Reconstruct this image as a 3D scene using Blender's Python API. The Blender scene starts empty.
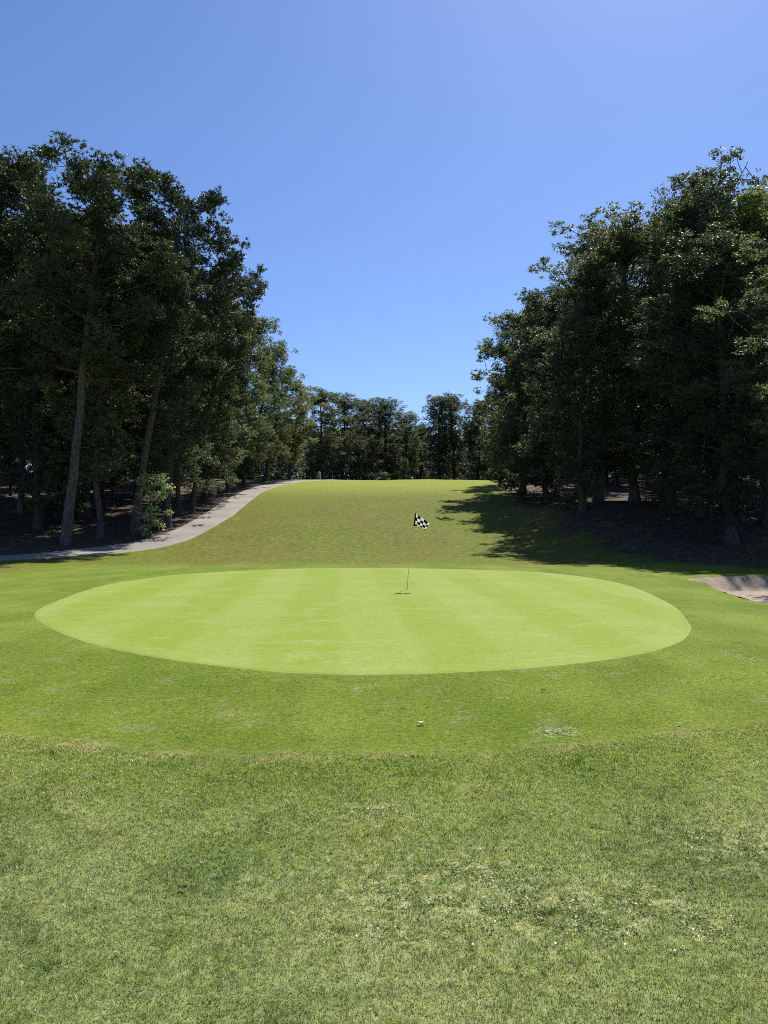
import bpy, math, random
import numpy as np
from mathutils import Matrix, Vector

R = math.radians
scene = bpy.context.scene
COL = scene.collection
rng = np.random.default_rng(11)
random.seed(11)

# ------------------------------------------------------------------ camera, sky, sun, exposure
CAM_H, PITCH, FPX = 1.8, R(0.774), 739.6
cam_d = bpy.data.cameras.new('camera')
cam = bpy.data.objects.new('camera', cam_d)
COL.objects.link(cam)
cam.location = (0, 0, CAM_H)
cam.rotation_euler = (R(90) + PITCH, 0, 0)
cam_d.sensor_fit = 'VERTICAL'
cam_d.sensor_height = 36
cam_d.lens = 26
cam_d.clip_end = 8000
cam_d.clip_start = 0.05
scene.camera = cam

SUN_EL, SUN_AZ = R(52), R(22)            # azimuth clockwise from +Y (view direction)
w = bpy.data.worlds.new('World')
scene.world = w
w.use_nodes = True
nt = w.node_tree
bg = nt.nodes['Background']
sky = nt.nodes.new('ShaderNodeTexSky')
sky.sky_type = 'NISHITA'
sky.sun_disc = False
sky.sun_elevation = SUN_EL
sky.sun_rotation = SUN_AZ
sky.altitude = 300
sky.air_density = 1.0
sky.dust_density = 0.5
sky.ozone_density = 3.0
tintn = nt.nodes.new('ShaderNodeMix'); tintn.data_type = 'RGBA'; tintn.blend_type = 'MULTIPLY'
tintn.inputs[0].default_value = 1.0; tintn.inputs[7].default_value = (0.645, 0.755, 0.985, 1)
nt.links.new(sky.outputs[0], tintn.inputs[6]); nt.links.new(tintn.outputs[2], bg.inputs[0])
bg.inputs[1].default_value = 0.0885
sd = bpy.data.lights.new('sun', 'SUN')
sd.energy = 5.0
sd.angle = R(0.53)
sd.color = (1.0, 0.955, 0.88)
sun = bpy.data.objects.new('sun', sd)
COL.objects.link(sun)
S = Vector((math.sin(SUN_AZ) * math.cos(SUN_EL), math.cos(SUN_AZ) * math.cos(SUN_EL), math.sin(SUN_EL)))
sun.rotation_euler = S.to_track_quat('Z', 'Y').to_euler()
sun.location = (20, 30, 60)
vs = scene.view_settings
vs.view_transform = 'Standard'
vs.look = 'None'
vs.gamma = 1
vs.use_curve_mapping = False
vs.exposure = 0.68
scene.cycles.max_bounces = 7
scene.cycles.diffuse_bounces = 4
scene.cycles.glossy_bounces = 2
scene.cycles.transmission_bounces = 5
scene.cycles.sample_clamp_indirect = 4
scene.cycles.filter_width = 0.95
scene.cycles.use_denoising = False
scene.cycles.volume_bounces = 0

# ------------------------------------------------------------------ helpers
def smooth(t):
    t = np.clip(t, 0, 1)
    return t * t * (3 - 2 * t)

_lat = np.random.default_rng(5).random((256, 256))
def vnoise(x, y, s):
    x = np.asarray(x, float) / s + 1000.3; y = np.asarray(y, float) / s + 1000.7
    xi = np.floor(x).astype(int); yi = np.floor(y).astype(int)
    fx = x - xi; fy = y - yi
    fx = fx * fx * (3 - 2 * fx); fy = fy * fy * (3 - 2 * fy)
    a = _lat[xi & 255, yi & 255]; b = _lat[(xi + 1) & 255, yi & 255]
    c = _lat[xi & 255, (yi + 1) & 255]; d = _lat[(xi + 1) & 255, (yi + 1) & 255]
    return (a * (1 - fx) + b * fx) * (1 - fy) + (c * (1 - fx) + d * fx) * fy

# long profile of the hole: level green, then the fairway climbing to a crest
_PY = np.array([-3000, -60, 0, 8, 29, 34, 40, 50, 60, 70, 80, 90, 100, 110, 125, 160, 250, 700, 4000], float)
_PZ = np.array([0.5, 0.3, 0.02, 0, 0, 0.02, 0.45, 1.9, 3.3, 4.6, 5.75, 6.75, 7.5, 8.0, 8.3, 8.3, 7.5, 6, 6], float)
_yy = np.arange(-3000, 4000, 0.5)
_zz = np.interp(_yy, _PY, _PZ)
_k = np.exp(-0.5 * (np.arange(-16, 17) * 0.5 / 2.6) ** 2); _k /= _k.sum()
_zs = np.convolve(_zz, _k, 'same'); _zs[:40] = _zz[:40]; _zs[-40:] = _zz[-40:]

BUNKER = np.array([(9.35, 22.9), (9.3, 21.6), (8.75, 19.5), (8.35, 17.2), (8.3, 15.2), (9.2, 13.8), (11.5, 13.6),
                   (14, 15), (15.3, 18), (15.2, 21.5), (13.5, 24.0), (11.4, 24.4), (10.1, 23.8)])
def catmull(P, n, closed=True):
    P = np.asarray(P, float); out = []
    m = len(P)
    for i in range(m if closed else m - 1):
        if closed: p0, p1, p2, p3 = P[i - 1], P[i], P[(i + 1) % m], P[(i + 2) % m]
        else: p0, p1, p2, p3 = P[max(i - 1, 0)], P[i], P[i + 1], P[min(i + 2, m - 1)]
        t = np.linspace(0, 1, n, endpoint=False)[:, None]
        out.append(0.5 * ((2 * p1) + (-p0 + p2) * t + (2 * p0 - 5 * p1 + 4 * p2 - p3) * t ** 2 + (-p0 + 3 * p1 - 3 * p2 + p3) * t ** 3))
    if not closed: out.append(P[-1:])
    return np.concatenate(out)
BUNK = catmull(BUNKER, 10)

def sdist(x, y, P, closed=True):
    """distance to a polyline, negative inside when closed"""
    x = np.asarray(x, float).ravel(); y = np.asarray(y, float).ravel()
    d = np.full(x.shape, 1e9); ins = np.zeros(x.shape, bool)
    n = len(P)
    for i in range(n if closed else n - 1):
        ax, ay = P[i]; bx, by = P[(i + 1) % n]
        ex, ey = bx - ax, by - ay
        L = ex * ex + ey * ey + 1e-12
        t = np.clip(((x - ax) * ex + (y - ay) * ey) / L, 0, 1)
        d = np.minimum(d, np.hypot(x - ax - t * ex, y - ay - t * ey))
        if closed:
            c = ((ay > y) != (by > y))
            with np.errstate(divide='ignore', invalid='ignore'):
                xi = ax + (y - ay) / (by - ay if by != ay else 1e-9) * ex
            ins ^= c & (x < xi)
    return np.where(ins, -d, d) if closed else d

def hz0(x, y):
    x = np.asarray(x, float); y = np.asarray(y, float)
    z = np.interp(y, _yy, _zs)
    z = z + 1.5 * smooth((x - 6) / 9) * np.exp(-((y - 46.5) / 8.5) ** 2)          # shoulder under the right wood
    z = z + 0.035 * np.clip(-x - 19, 0, 60) * smooth((y - 25) / 15)             # bank rising into the left wood
    z = z + 0.03 * np.clip(x - 22, 0, 50) * smooth((y - 25) / 15)
    z = z + (vnoise(x, y, 9) - 0.5) * 0.22 * smooth((y - 32) / 12) + (vnoise(x, y, 3.2) - 0.5) * 0.10 * smooth((y - 33) / 8)
    return z

def ray_dir(px, py):
    u, v = (px - 384) / FPX, (512 - py) / FPX
    c, s = math.cos(PITCH), math.sin(PITCH)
    return np.array([u, c - v * s, s + v * c])
def at_depth(px, py, d):
    r = ray_dir(px, py); t = d / r[1]
    return r[0] * t, d, CAM_H + r[2] * t
def on_ground(px, py):
    r = ray_dir(px, py); t = 1.5; prev = t
    while t < 400:
        p = r * t
        if CAM_H + p[2] < float(hz0(p[0], p[1])): break
        prev = t; t *= 1.004
    lo, hi = prev, t
    for _ in range(30):
        m = (lo + hi) / 2; p = r * m
        if CAM_H + p[2] < float(hz0(p[0], p[1])): hi = m
        else: lo = m
    p = r * hi
    return p[0], p[1]

GREEN_PX = [(33, 614), (50, 603), (100, 586), (150, 578), (200, 573), (300, 568.6), (400, 568.2), (500, 570.5), (560, 574), (620, 583),
            (668, 602), (690, 622), (691, 633), (680, 643), (640, 655), (560, 666), (480, 672), (400, 675), (330, 675), (250, 670),
            (150, 657), (80, 641), (45, 626)]
GREEN = catmull([on_ground(*p) for p in GREEN_PX], 8)
FRINGE_PX = [(-260, 700), (-120, 722), (0, 736), (60, 743), (120, 749), (230, 756), (330, 754), (480, 755), (560, 746), (640, 739), (700, 731), (768, 722), (900, 700), (1100, 668)]
FRL = catmull([on_ground(*p) for p in FRINGE_PX], 6, False)
FRL_Y = lambda x: np.interp(x, FRL[:, 0], FRL[:, 1])
PATH_PX = [(-90, 562), (-40, 560.5), (0, 558.5), (60, 555), (120, 549.5), (165, 541), (192, 531), (213, 519), (230, 506), (246, 495), (258, 489), (272, 485), (290, 482.3), (310, 480.6)]
_pp = [on_ground(*p) for p in PATH_PX]
_pp = [(-60, 27.5), (-38, 30)] + _pp + [(-5.5, 111), (3, 117), (14, 122)]
PATH = catmull(_pp, 8, False)
for _i in range(60): PATH[1:-1] = PATH[1:-1] * 0.5 + (PATH[:-2] + PATH[2:]) * 0.25

def hz(x, y):
    x = np.asarray(x, float); y = np.asarray(y, float)
    z = hz0(x, y)
    sh = x.shape
    near = (np.abs(x - 12) < 6) & (y > 10) & (y < 28)
    if near.any():
        zz = np.array(z, float); db = sdist(x[near], y[near], BUNK)
        zz[near] = zz[near] - 0.42 * smooth(-db / 0.9) - 0.0 * db + 0.05 * np.exp(-(np.clip(db, 0, 9) / 0.6) ** 2) * (db > 0)
        z = zz
    rough = smooth((FRL_Y(x) - y - 0.05) / 0.5)
    z = z + rough * ((vnoise(x, y, 0.55) - 0.5) * 0.035 + (vnoise(x + 7, y, 0.21) - 0.5) * 0.012)
    z = z + (1 - rough) * smooth((sdist(x, y, GREEN).reshape(sh) - 0.1) / 1.0 if sh and sh[0] < 400000 else 0) * (vnoise(x, y, 0.8) - 0.5) * 0.012 * (y < 40)
    return z

def link(o, parent=None):
    COL.objects.link(o)
    if parent is not None: o.parent = parent
    return o
def tag(o, label=None, cat=None, group=None, kind=None):
    if label: o['label'] = label
    if cat: o['category'] = cat
    if group: o['group'] = group
    if kind: o['kind'] = kind
    return o
def np_mesh(name, verts, faces, mat=None, attrs=None, smooth_=True):
    """faces: int array (n, k)"""
    verts = np.asarray(verts, np.float32); faces = np.asarray(faces, np.int32)
    me = bpy.data.meshes.new(name)
    me.vertices.add(len(verts)); me.vertices.foreach_set('co', verts.ravel())
    n, k = faces.shape
    me.loops.add(n * k); me.loops.foreach_set('vertex_index', faces.ravel())
    me.polygons.add(n)
    me.polygons.foreach_set('loop_start', np.arange(0, n * k, k, dtype=np.int32))
    me.polygons.foreach_set('loop_total', np.full(n, k, np.int32))
    me.update(calc_edges=True)
    if smooth_: me.polygons.foreach_set('use_smooth', np.ones(n, bool))
    for an, av in (attrs or {}).items():
        a = me.attributes.new(an, 'FLOAT', 'POINT'); a.data.foreach_set('value', np.asarray(av, np.float32).ravel())
    if mat: me.materials.append(mat)
    return me
def obj(name, me, parent=None):
    return link(bpy.data.objects.new(name, me), parent)

class MB:
    def __init__(s): s.v = []; s.f = []; s.n = 0
    def add(s, v, f):
        v = np.asarray(v, float); s.v.append(v); s.f.append(np.asarray(f, int) + s.n); s.n += len(v)
    def tube(s, pts, rad, sides=8, cap=True):
        pts = np.asarray(pts, float); n = len(pts)
        rad = np.broadcast_to(rad, (n,))
        T = np.gradient(pts, axis=0); T /= np.linalg.norm(T, axis=1)[:, None] + 1e-9
        ref = np.array([0.31, 0.95, 0.05]) if abs(T[0][2]) > 0.7 else np.array([0, 0, 1.0])
        U = np.cross(T, ref); U /= np.linalg.norm(U, axis=1)[:, None] + 1e-9
        V = np.cross(T, U)
        a = np.linspace(0, 2 * math.pi, sides, endpoint=False)
        ring = pts[:, None, :] + rad[:, None, None] * (np.cos(a)[None, :, None] * U[:, None, :] + np.sin(a)[None, :, None] * V[:, None, :])
        v = ring.reshape(-1, 3)
        i = np.arange(n - 1)[:, None] * sides; j = np.arange(sides)[None, :]; j2 = (j + 1) % sides
        f = np.stack([i + j, i + j2, i + sides + j2, i + sides + j], -1).reshape(-1, 4)
        if cap and sides % 2 == 0:
            for b in (0, (n - 1) * sides):
                q = [[b + k, b + k + 1, b + sides - 2 - k, b + sides - 1 - k] for k in range(sides // 2 - 1)]
                f = np.concatenate([f, np.array(q)])
        s.add(v, f)
    def build(s, name, mat, smooth_=True):
        return np_mesh(name, np.concatenate(s.v), np.concatenate(s.f), mat, None, smooth_)

# ------------------------------------------------------------------ materials
def mat_new(name):
    m = bpy.data.materials.new(name); m.use_nodes = True
    t = m.node_tree
    for n in list(t.nodes): t.nodes.remove(n)
    out = t.nodes.new('ShaderNodeOutputMaterial')
    b = t.nodes.new('ShaderNodeBsdfPrincipled')
    t.links.new(b.outputs[0], out.inputs[0])
    return m, t, b, out
class NB:
    """tiny node-building helper"""
    def __init__(s, t): s.t = t
    def n(s, ty, **k):
        x = s.t.nodes.new(ty)
        for a, b in k.items(): setattr(x, a, b)
        return x
    def set(s, sock, v):
        if hasattr(v, 'is_output'): s.t.links.new(v, sock)
        else: sock.default_value = v
    def pos(s): return s.n('ShaderNodeNewGeometry').outputs['Position']
    def objc(s): return s.n('ShaderNodeTexCoord').outputs['Object']
    def scale(s, v, sc):
        m = s.n('ShaderNodeMapping'); s.set(m.inputs[0], v); m.inputs['Scale'].default_value = sc; return m.outputs[0]
    def noise(s, v, sc, det=3, rough=0.55, dist=0):
        x = s.n('ShaderNodeTexNoise'); s.set(x.inputs['Vector'], v)
        x.inputs['Scale'].default_value = sc; x.inputs['Detail'].default_value = det
        x.inputs['Roughness'].default_value = rough; x.inputs['Distortion'].default_value = dist
        return x.outputs['Fac']
    def vor(s, v, sc, feat='F1', out='Distance'):
        x = s.n('ShaderNodeTexVoronoi'); x.feature = feat; s.set(x.inputs['Vector'], v); x.inputs['Scale'].default_value = sc
        return x.outputs[out]
    def math(s, op, a, b=0.0, c=0.0):
        x = s.n('ShaderNodeMath', operation=op); s.set(x.inputs[0], a); s.set(x.inputs[1], b); s.set(x.inputs[2], c); return x.outputs[0]
    def rng(s, v, a, b, c=0.0, d=1.0, sm=True):
        x = s.n('ShaderNodeMapRange'); x.interpolation_type = 'SMOOTHSTEP' if sm else 'LINEAR'
        s.set(x.inputs[0], v); s.set(x.inputs[1], a); s.set(x.inputs[2], b); s.set(x.inputs[3], c); s.set(x.inputs[4], d); return x.outputs[0]
    def mix(s, f, a, b, mode='MIX'):
        x = s.n('ShaderNodeMix', data_type='RGBA', blend_type=mode)
        s.set(x.inputs[0], f)
        s.set(x.inputs[6], a if hasattr(a, 'is_output') else (*a, 1)); s.set(x.inputs[7], b if hasattr(b, 'is_output') else (*b, 1)); return x.outputs[2]
    def attr(s, name): return s.n('ShaderNodeAttribute', attribute_name=name).outputs['Fac']
    def bump(s, h, st, dist):
        x = s.n('ShaderNodeBump'); s.set(x.inputs['Height'], h); x.inputs['Strength'].default_value = st; x.inputs['Distance'].default_value = dist; return x.outputs[0]
    def grey(s, v):
        x = s.n('ShaderNodeCombineColor'); [s.set(x.inputs[i], v) for i in range(3)]; return x.outputs[0]

# turf palette (albedo)
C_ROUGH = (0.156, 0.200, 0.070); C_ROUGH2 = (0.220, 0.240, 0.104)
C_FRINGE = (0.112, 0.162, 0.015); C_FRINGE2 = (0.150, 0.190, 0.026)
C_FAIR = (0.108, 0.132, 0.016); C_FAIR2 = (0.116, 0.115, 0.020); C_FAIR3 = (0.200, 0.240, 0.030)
C_MULCH_SHADE = (0.045, 0.034, 0.025); C_MULCH_SHADE2 = (0.125, 0.092, 0.065)  # litter browns, kept dark so the right slope's shade reads deeper
C_PALE = (0.30, 0.30, 0.16)

def turf_color(N):
    """shared colour of ground turf and of the blades standing on it, from world position and zone attributes"""
    P = N.pos()
    P2 = N.scale(P, (1, 1, 0))
    big = N.noise(P2, 0.55, 3, 0.6)
    mid = N.noise(P2, 2.2, 4, 0.65, 0.4)
    fine = N.noise(P2, 18, 3, 0.7)
    rough = N.attr('roughc'); wood = N.attr('wood'); far = N.attr('far')
    cr = N.mix(N.rng(big, 0.35, 0.65), C_ROUGH, C_ROUGH2)
    cr = N.mix(N.math('MULTIPLY', N.rng(mid, 0.56, 0.72), 0.6), cr, (0.10, 0.15, 0.035))
    cr = N.mix(N.math('MULTIPLY', N.rng(mid, 0.44, 0.30), 0.5), cr, (0.20, 0.19, 0.085))
    cf = N.mix(N.rng(big, 0.35, 0.7), C_FRINGE, C_FRINGE2)
    cf = N.mix(N.math('MULTIPLY', N.rng(mid, 0.48, 0.30), 0.8), cf, (0.175, 0.195, 0.062))
    cf = N.mix(N.math('MULTIPLY', N.rng(mid, 0.54, 0.70), 0.7), cf, (0.080, 0.128, 0.016))
    PS = N.scale(P, (1, 0.45, 0))
    b2 = N.noise(PS, 0.16, 4, 0.6); b3 = N.noise(PS, 0.75, 4, 0.7); b4 = N.noise(N.scale(P, (1, 1, 0)), 5.0, 3, 0.7)
    cw = N.mix(N.rng(b2, 0.40, 0.62), C_FAIR, C_FAIR2)
    cw = N.mix(N.math('MULTIPLY', N.rng(b3, 0.52, 0.68), 0.65), cw, (0.085, 0.10, 0.026))
    cw = N.mix(N.math('MULTIPLY', N.rng(b3, 0.45, 0.32), 0.6), cw, (0.145, 0.15, 0.036))
    cw = N.mix(N.attr('top'), cw, C_FAIR3)
    cw = N.mix(N.math('MULTIPLY', N.rng(b4, 0.66, 0.74), 0.55), cw, (0.33, 0.31, 0.19))
    cw = N.mix(0.6, cw, N.mix(N.rng(N.noise(PS, 3.4, 4, 0.75), 0.35, 0.65), (0.68, 0.68, 0.62), (1.3, 1.3, 1.35)), 'MULTIPLY')
    cr = N.mix(N.math('MULTIPLY', N.rng(N.noise(P2, 0.8, 3, 0.6, 0.8), 0.52, 0.64), 0.75), cr, (0.098, 0.138, 0.042))
    cr = N.mix(N.math('MULTIPLY', N.rng(N.noise(P2, 1.3, 4, 0.65, 0.5), 0.45, 0.33), 0.55), cr, (0.22, 0.225, 0.085))
    cw = N.mix(0.5, cw, N.mix(N.rng(N.noise(N.scale(P, (1, 0.3, 0)), 9, 3, 0.75), 0.35, 0.65), (0.66, 0.68, 0.6), (1.35, 1.32, 1.4)), 'MULTIPLY')
    cf = N.mix(0.8, cf, N.mix(N.rng(N.noise(N.scale(P, (1.6, 0.6, 0)), 0.45, 3, 0.6, 0.6), 0.36, 0.64), (0.84, 0.88, 0.86), (1.14, 1.09, 1.25)), 'MULTIPLY')
    c = N.mix(rough, cf, cr)
    c = N.mix(N.rng(N.math('ADD', far, N.math('MULTIPLY', N.math('SUBTRACT', big, 0.5), 0.8)), 0.2, 0.8), c, cw)
    # dry line and worn spots along the cut edge
    e = N.attr('lip')
    c = N.mix(N.math('MULTIPLY', e, N.rng(mid, 0.40, 0.62)), c, (0.26, 0.24, 0.11))
    # bare / weedy pale spots
    c = N.mix(N.math('MULTIPLY', N.attr('weed'), N.rng(N.noise(P2, 9, 3, 0.6), 0.45, 0.62)), c, C_PALE)
    c = N.mix(0.45, c, N.mix(N.rng(fine, 0.3, 0.7), (0.45, 0.45, 0.45), (1.5, 1.5, 1.5)), 'MULTIPLY')
    # wood floor: pine straw and old leaves, darkened to paint in slope shade
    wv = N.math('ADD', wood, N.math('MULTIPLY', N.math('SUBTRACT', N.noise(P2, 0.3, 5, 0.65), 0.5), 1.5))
    leafy = N.mix(N.rng(N.noise(P2, 2.8, 5, 0.75), 0.42, 0.62), C_MULCH_SHADE, C_MULCH_SHADE2)
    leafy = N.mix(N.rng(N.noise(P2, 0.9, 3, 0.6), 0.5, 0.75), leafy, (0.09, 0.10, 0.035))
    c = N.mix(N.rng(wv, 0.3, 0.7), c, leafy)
    return c, fine

m_ground, t, b, o_ = mat_new('turf_ground')
N = NB(t)
c, fine = turf_color(N)
N.set(b.inputs['Base Color'], c)
b.inputs['Roughness'].default_value = 0.9
b.inputs['Specular IOR Level'].default_value = 0.06
hgt = N.math('ADD', N.noise(N.pos(), 55, 3, 0.7), N.math('MULTIPLY', N.noise(N.pos(), 14, 3, 0.6), 1.5))
nb_ = N.bump(hgt, 0.5, 0.02); t.nodes[-1].name
N.set(nb_.node.inputs['Strength'], N.math('SUBTRACT', 0.55, N.math('MULTIPLY', N.attr('far'), 0.5)))
N.set(b.inputs['Normal'], nb_)
try: b.inputs['Sheen Weight'].default_value = 0.0
except Exception: pass

def leaf_like(name, col_fn, trans=0.35, rough=0.45, spec=0.5, tcol=1.6):
    m, t, b, out = mat_new(name)
    N = NB(t)
    c = col_fn(N)
    N.set(b.inputs['Base Color'], c)
    b.inputs['Roughness'].default_value = rough
    b.inputs['Specular IOR Level'].default_value = spec
    tr = N.n('ShaderNodeBsdfTranslucent')
    N.set(tr.inputs[0], N.mix(1.0, c, (tcol, tcol * 1.1, tcol * 0.45), 'MULTIPLY'))
    mx = N.n('ShaderNodeMixShader'); mx.inputs[0].default_value = trans
    t.links.new(b.outputs[0], mx.inputs[1]); t.links.new(tr.outputs[0], mx.inputs[2]); t.links.new(mx.outputs[0], out.inputs[0])
    return m

def blade_col(N):
    c, f = turf_color(N)
    r = N.attr('rnd')
    c = N.mix(1.0, c, N.mix(r, (1.05, 1.07, 1.0), (1.9, 1.8, 1.7)), 'MULTIPLY')
    c = N.mix(N.rng(r, 0.93, 0.96), c, (0.30, 0.27, 0.15))
    return c
m_blade = leaf_like('grass_blade', blade_col, 0.35, 0.42, 0.4, 1.35)

m_green, t, b, o_ = mat_new('green_turf')
N = NB(t)
P = N.pos(); P2 = N.scale(P, (1, 1, 0))
rot = N.n('ShaderNodeMapping'); N.set(rot.inputs[0], P2); rot.inputs['Rotation'].default_value = (0, 0, R(-3.5))
sx = N.n('ShaderNodeSeparateXYZ'); N.set(sx.inputs[0], rot.outputs[0])
wob = N.math('MULTIPLY', N.math('SUBTRACT', N.noise(P2, 0.5, 2), 0.5), 0.25)
st = N.math('SINE', N.math('MULTIPLY', N.math('ADD', sx.outputs[0], wob), math.pi / 1.15))
stripe = N.math('MULTIPLY', N.rng(st, -0.5, 0.5), N.rng(N.noise(P2, 0.35, 3), 0.3, 0.65, 0.6, 1.15))
c = N.mix(stripe, (0.182, 0.242, 0.030), (0.212, 0.266, 0.052))
sy = N.math('SINE', N.math('MULTIPLY', N.math('ADD', N.math('ADD', sx.outputs[1], N.math('MULTIPLY', sx.outputs[0], 0.35)), wob), math.pi / 1.3))
c = N.mix(N.math('MULTIPLY', N.rng(sy, -0.4, 0.4), 0.22), c, (0.175, 0.240, 0.026))
c = N.mix(N.math('MULTIPLY', N.rng(N.noise(P2, 0.9, 5, 0.65, 0.5), 0.50, 0.68), 0.6), c, (0.172, 0.238, 0.018))
c = N.mix(N.math('MULTIPLY', N.rng(N.noise(P2, 0.42, 4, 0.65, 0.8), 0.50, 0.70), 0.55), c, (0.235, 0.272, 0.078))
c = N.mix(N.math('MULTIPLY', N.rng(N.noise(N.scale(P, (0.5, 1.6, 0)), 1.1, 5, 0.72, 0.4), 0.46, 0.34), 0.55), c, (0.25, 0.285, 0.095))
c = N.mix(N.math('MULTIPLY', N.rng(N.noise(P2, 3.2, 4, 0.7), 0.60, 0.72), 0.6), c, (0.27, 0.295, 0.12))
c = N.mix(0.35, c, N.mix(N.rng(N.noise(P2, 26, 3, 0.7), 0.3, 0.7), (0.6, 0.6, 0.6), (1.35, 1.35, 1.35)), 'MULTIPLY')
c = N.mix(0.30, c, N.mix(N.rng(N.noise(P2, 7, 3, 0.6), 0.3, 0.7), (0.75, 0.75, 0.75), (1.2, 1.2, 1.2)), 'MULTIPLY')
ed = N.math('ADD', N.attr('edge'), N.math('MULTIPLY', N.math('SUBTRACT', N.noise(P2, 3, 3), 0.5), 0.05))
c = N.mix(N.math('MULTIPLY', N.rng(ed, 0.07, 0.02), 0.75), c, (0.33, 0.33, 0.14))
c = N.mix(N.math('MULTIPLY', N.math('MULTIPLY', N.rng(ed, 0.55, 0.45), N.rng(ed, 0.05, 0.15)), 0.16), c, (0.245, 0.305, 0.10))
N.set(b.inputs['Base Color'], c)
b.inputs['Roughness'].default_value = 0.85
b.inputs['Specular IOR Level'].default_value = 0.08
N.set(b.inputs['Normal'], N.bump(N.noise(P, 90, 2, 0.6), 0.35, 0.008))

def simple(name, col, rough=0.8, spec=0.3, col2=None, sc=8, bump=0.0, bsc=30, bd=0.01, metal=0):
    m, t, b, o = mat_new(name); N = NB(t); P = N.objc()
    n1 = N.noise(P, sc, 4, 0.65)
    N.set(b.inputs['Base Color'], N.mix(N.rng(n1, 0.35, 0.65), col, col2 or tuple(k * 0.8 for k in col)))
    b.inputs['Roughness'].default_value = rough; b.inputs['Specular IOR Level'].default_value = spec
    b.inputs['Metallic'].default_value = metal
    if bump: N.set(b.inputs['Normal'], N.bump(N.noise(P, bsc, 4, 0.65), bump, bd))
    return m

m_path, t, b, o_ = mat_new('path_concrete'); N = NB(t); P = N.pos(); P2 = N.scale(P, (1, 1, 0))
c = N.mix(N.rng(N.noise(P2, 0.35, 4, 0.6), 0.35, 0.65), (0.205, 0.188, 0.16), (0.265, 0.24, 0.205))
c = N.mix(N.math('MULTIPLY', N.rng(N.noise(P2, 2.5, 5, 0.7), 0.55, 0.7), 0.5), c, (0.13, 0.115, 0.095))
ep = N.math('ADD', N.attr('edge'), N.math('MULTIPLY', N.math('SUBTRACT', N.noise(P2, 1.6, 4, 0.7), 0.5), 0.55))
c = N.mix(N.math('MULTIPLY', N.rng(ep, 0.12, 0.0), 0.75), c, (0.16, 0.135, 0.08))
c = N.mix(0.3, c, N.mix(N.noise(P2, 30, 3), (0.5, 0.5, 0.5), (1.5, 1.5, 1.5)), 'MULTIPLY')
N.set(b.inputs['Base Color'], c); b.inputs['Roughness'].default_value = 0.9; b.inputs['Specular IOR Level'].default_value = 0.2
N.set(b.inputs['Normal'], N.bump(N.noise(P2, 40, 3), 0.3, 0.01))

m_sand, t, b, o_ = mat_new('bunker_sand'); N = NB(t); P = N.pos(); P2 = N.scale(P, (1, 1, 0))
c = N.mix(N.rng(N.noise(P2, 1.3, 4, 0.6), 0.35, 0.65), (0.25, 0.205, 0.15), (0.33, 0.27, 0.20))
N.set(b.inputs['Base Color'], c); b.inputs['Roughness'].default_value = 0.95; b.inputs['Specular IOR Level'].default_value = 0.15
N.set(b.inputs['Normal'], N.bump(N.math('ADD', N.noise(P2, 9, 3), N.noise(P2, 45, 2)), 0.6, 0.03))

def bark(name, a, b2):
    m, t, b, o = mat_new(name); N = NB(t); P = N.scale(N.objc(), (1, 1, 0.22))
    n1 = N.noise(P, 7, 5, 0.7, 0.6)
    v = N.vor(P, 9, 'DISTANCE_TO_EDGE')
    c = N.mix(N.rng(n1, 0.35, 0.65), a, b2)
    c = N.mix(N.rng(v, 0.08, 0.0), c, tuple(k * 0.45 for k in a))
    N.set(b.inputs['Base Color'], c); b.inputs['Roughness'].default_value = 0.9; b.inputs['Specular IOR Level'].default_value = 0.2
    N.set(b.inputs['Normal'], N.bump(N.math('ADD', N.rng(v, 0.0, 0.15), n1), 0.8, 0.03))
    return m
m_bark = bark('oak_bark', (0.075, 0.065, 0.056), (0.125, 0.11, 0.098))
m_pbark = bark('pine_bark', (0.09, 0.072, 0.06), (0.16, 0.135, 0.118))

def tree_leaf(name, c1, c2, c3):
    def f(N):
        inf = N.n('ShaderNodeObjectInfo')
        r = N.attr('rnd')
        c = N.mix(r, c1, c2)
        c = N.mix(N.rng(N.noise(N.objc(), 0.45, 2), 0.4, 0.65), c, c3)
        c = N.mix(1.0, c, N.mix(inf.outputs['Random'], (0.74, 0.80, 0.85), (1.28, 1.2, 1.05)), 'MULTIPLY')
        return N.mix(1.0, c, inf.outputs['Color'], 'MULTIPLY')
    return f
m_leaf = leaf_like('broad_leaf', tree_leaf('l', (0.066, 0.084, 0.055), (0.130, 0.148, 0.098), (0.080, 0.098, 0.062)), 0.32, 0.58, 0.32, 1.35)
m_needle = leaf_like('pine_needle', tree_leaf('n', (0.044, 0.060, 0.040), (0.090, 0.108, 0.062), (0.056, 0.074, 0.046)), 0.24, 0.5, 0.35, 1.2)

# ------------------------------------------------------------------ terrain sheet
def lines(spec):
    out = [spec[0][0]]
    for a, b_, st_ in spec:
        n = max(1, int(round((b_ - a) / st_)))
        out += list(a + (b_ - a) * (np.arange(1, n + 1) / n))
    return np.array(out)
X = lines([(-3000, -400, 260), (-400, -80, 16), (-80, -30, 2), (-30, -14, 0.6), (-14, 16, 0.2), (16, 34, 0.6), (34, 80, 2), (80, 400, 16), (400, 3000, 260)])
Y = lines([(-3000, -300, 270), (-300, -30, 15), (-30, 0, 2), (0, 9, 0.12), (9, 34, 0.25), (34, 60, 0.4), (60, 130, 0.9), (130, 300, 6), (300, 3500, 160)])
GX, GY = np.meshgrid(X, Y)
gx, gy = GX.ravel(), GY.ravel()
gz = hz(gx, gy)
dG = sdist(gx, gy, GREEN)
dP = np.full(gx.shape, 99.0); mk = (gx > -70) & (gx < 20) & (gy > 20) & (gy < 130); dP[mk] = sdist(gx[mk], gy[mk], PATH, False)
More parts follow.
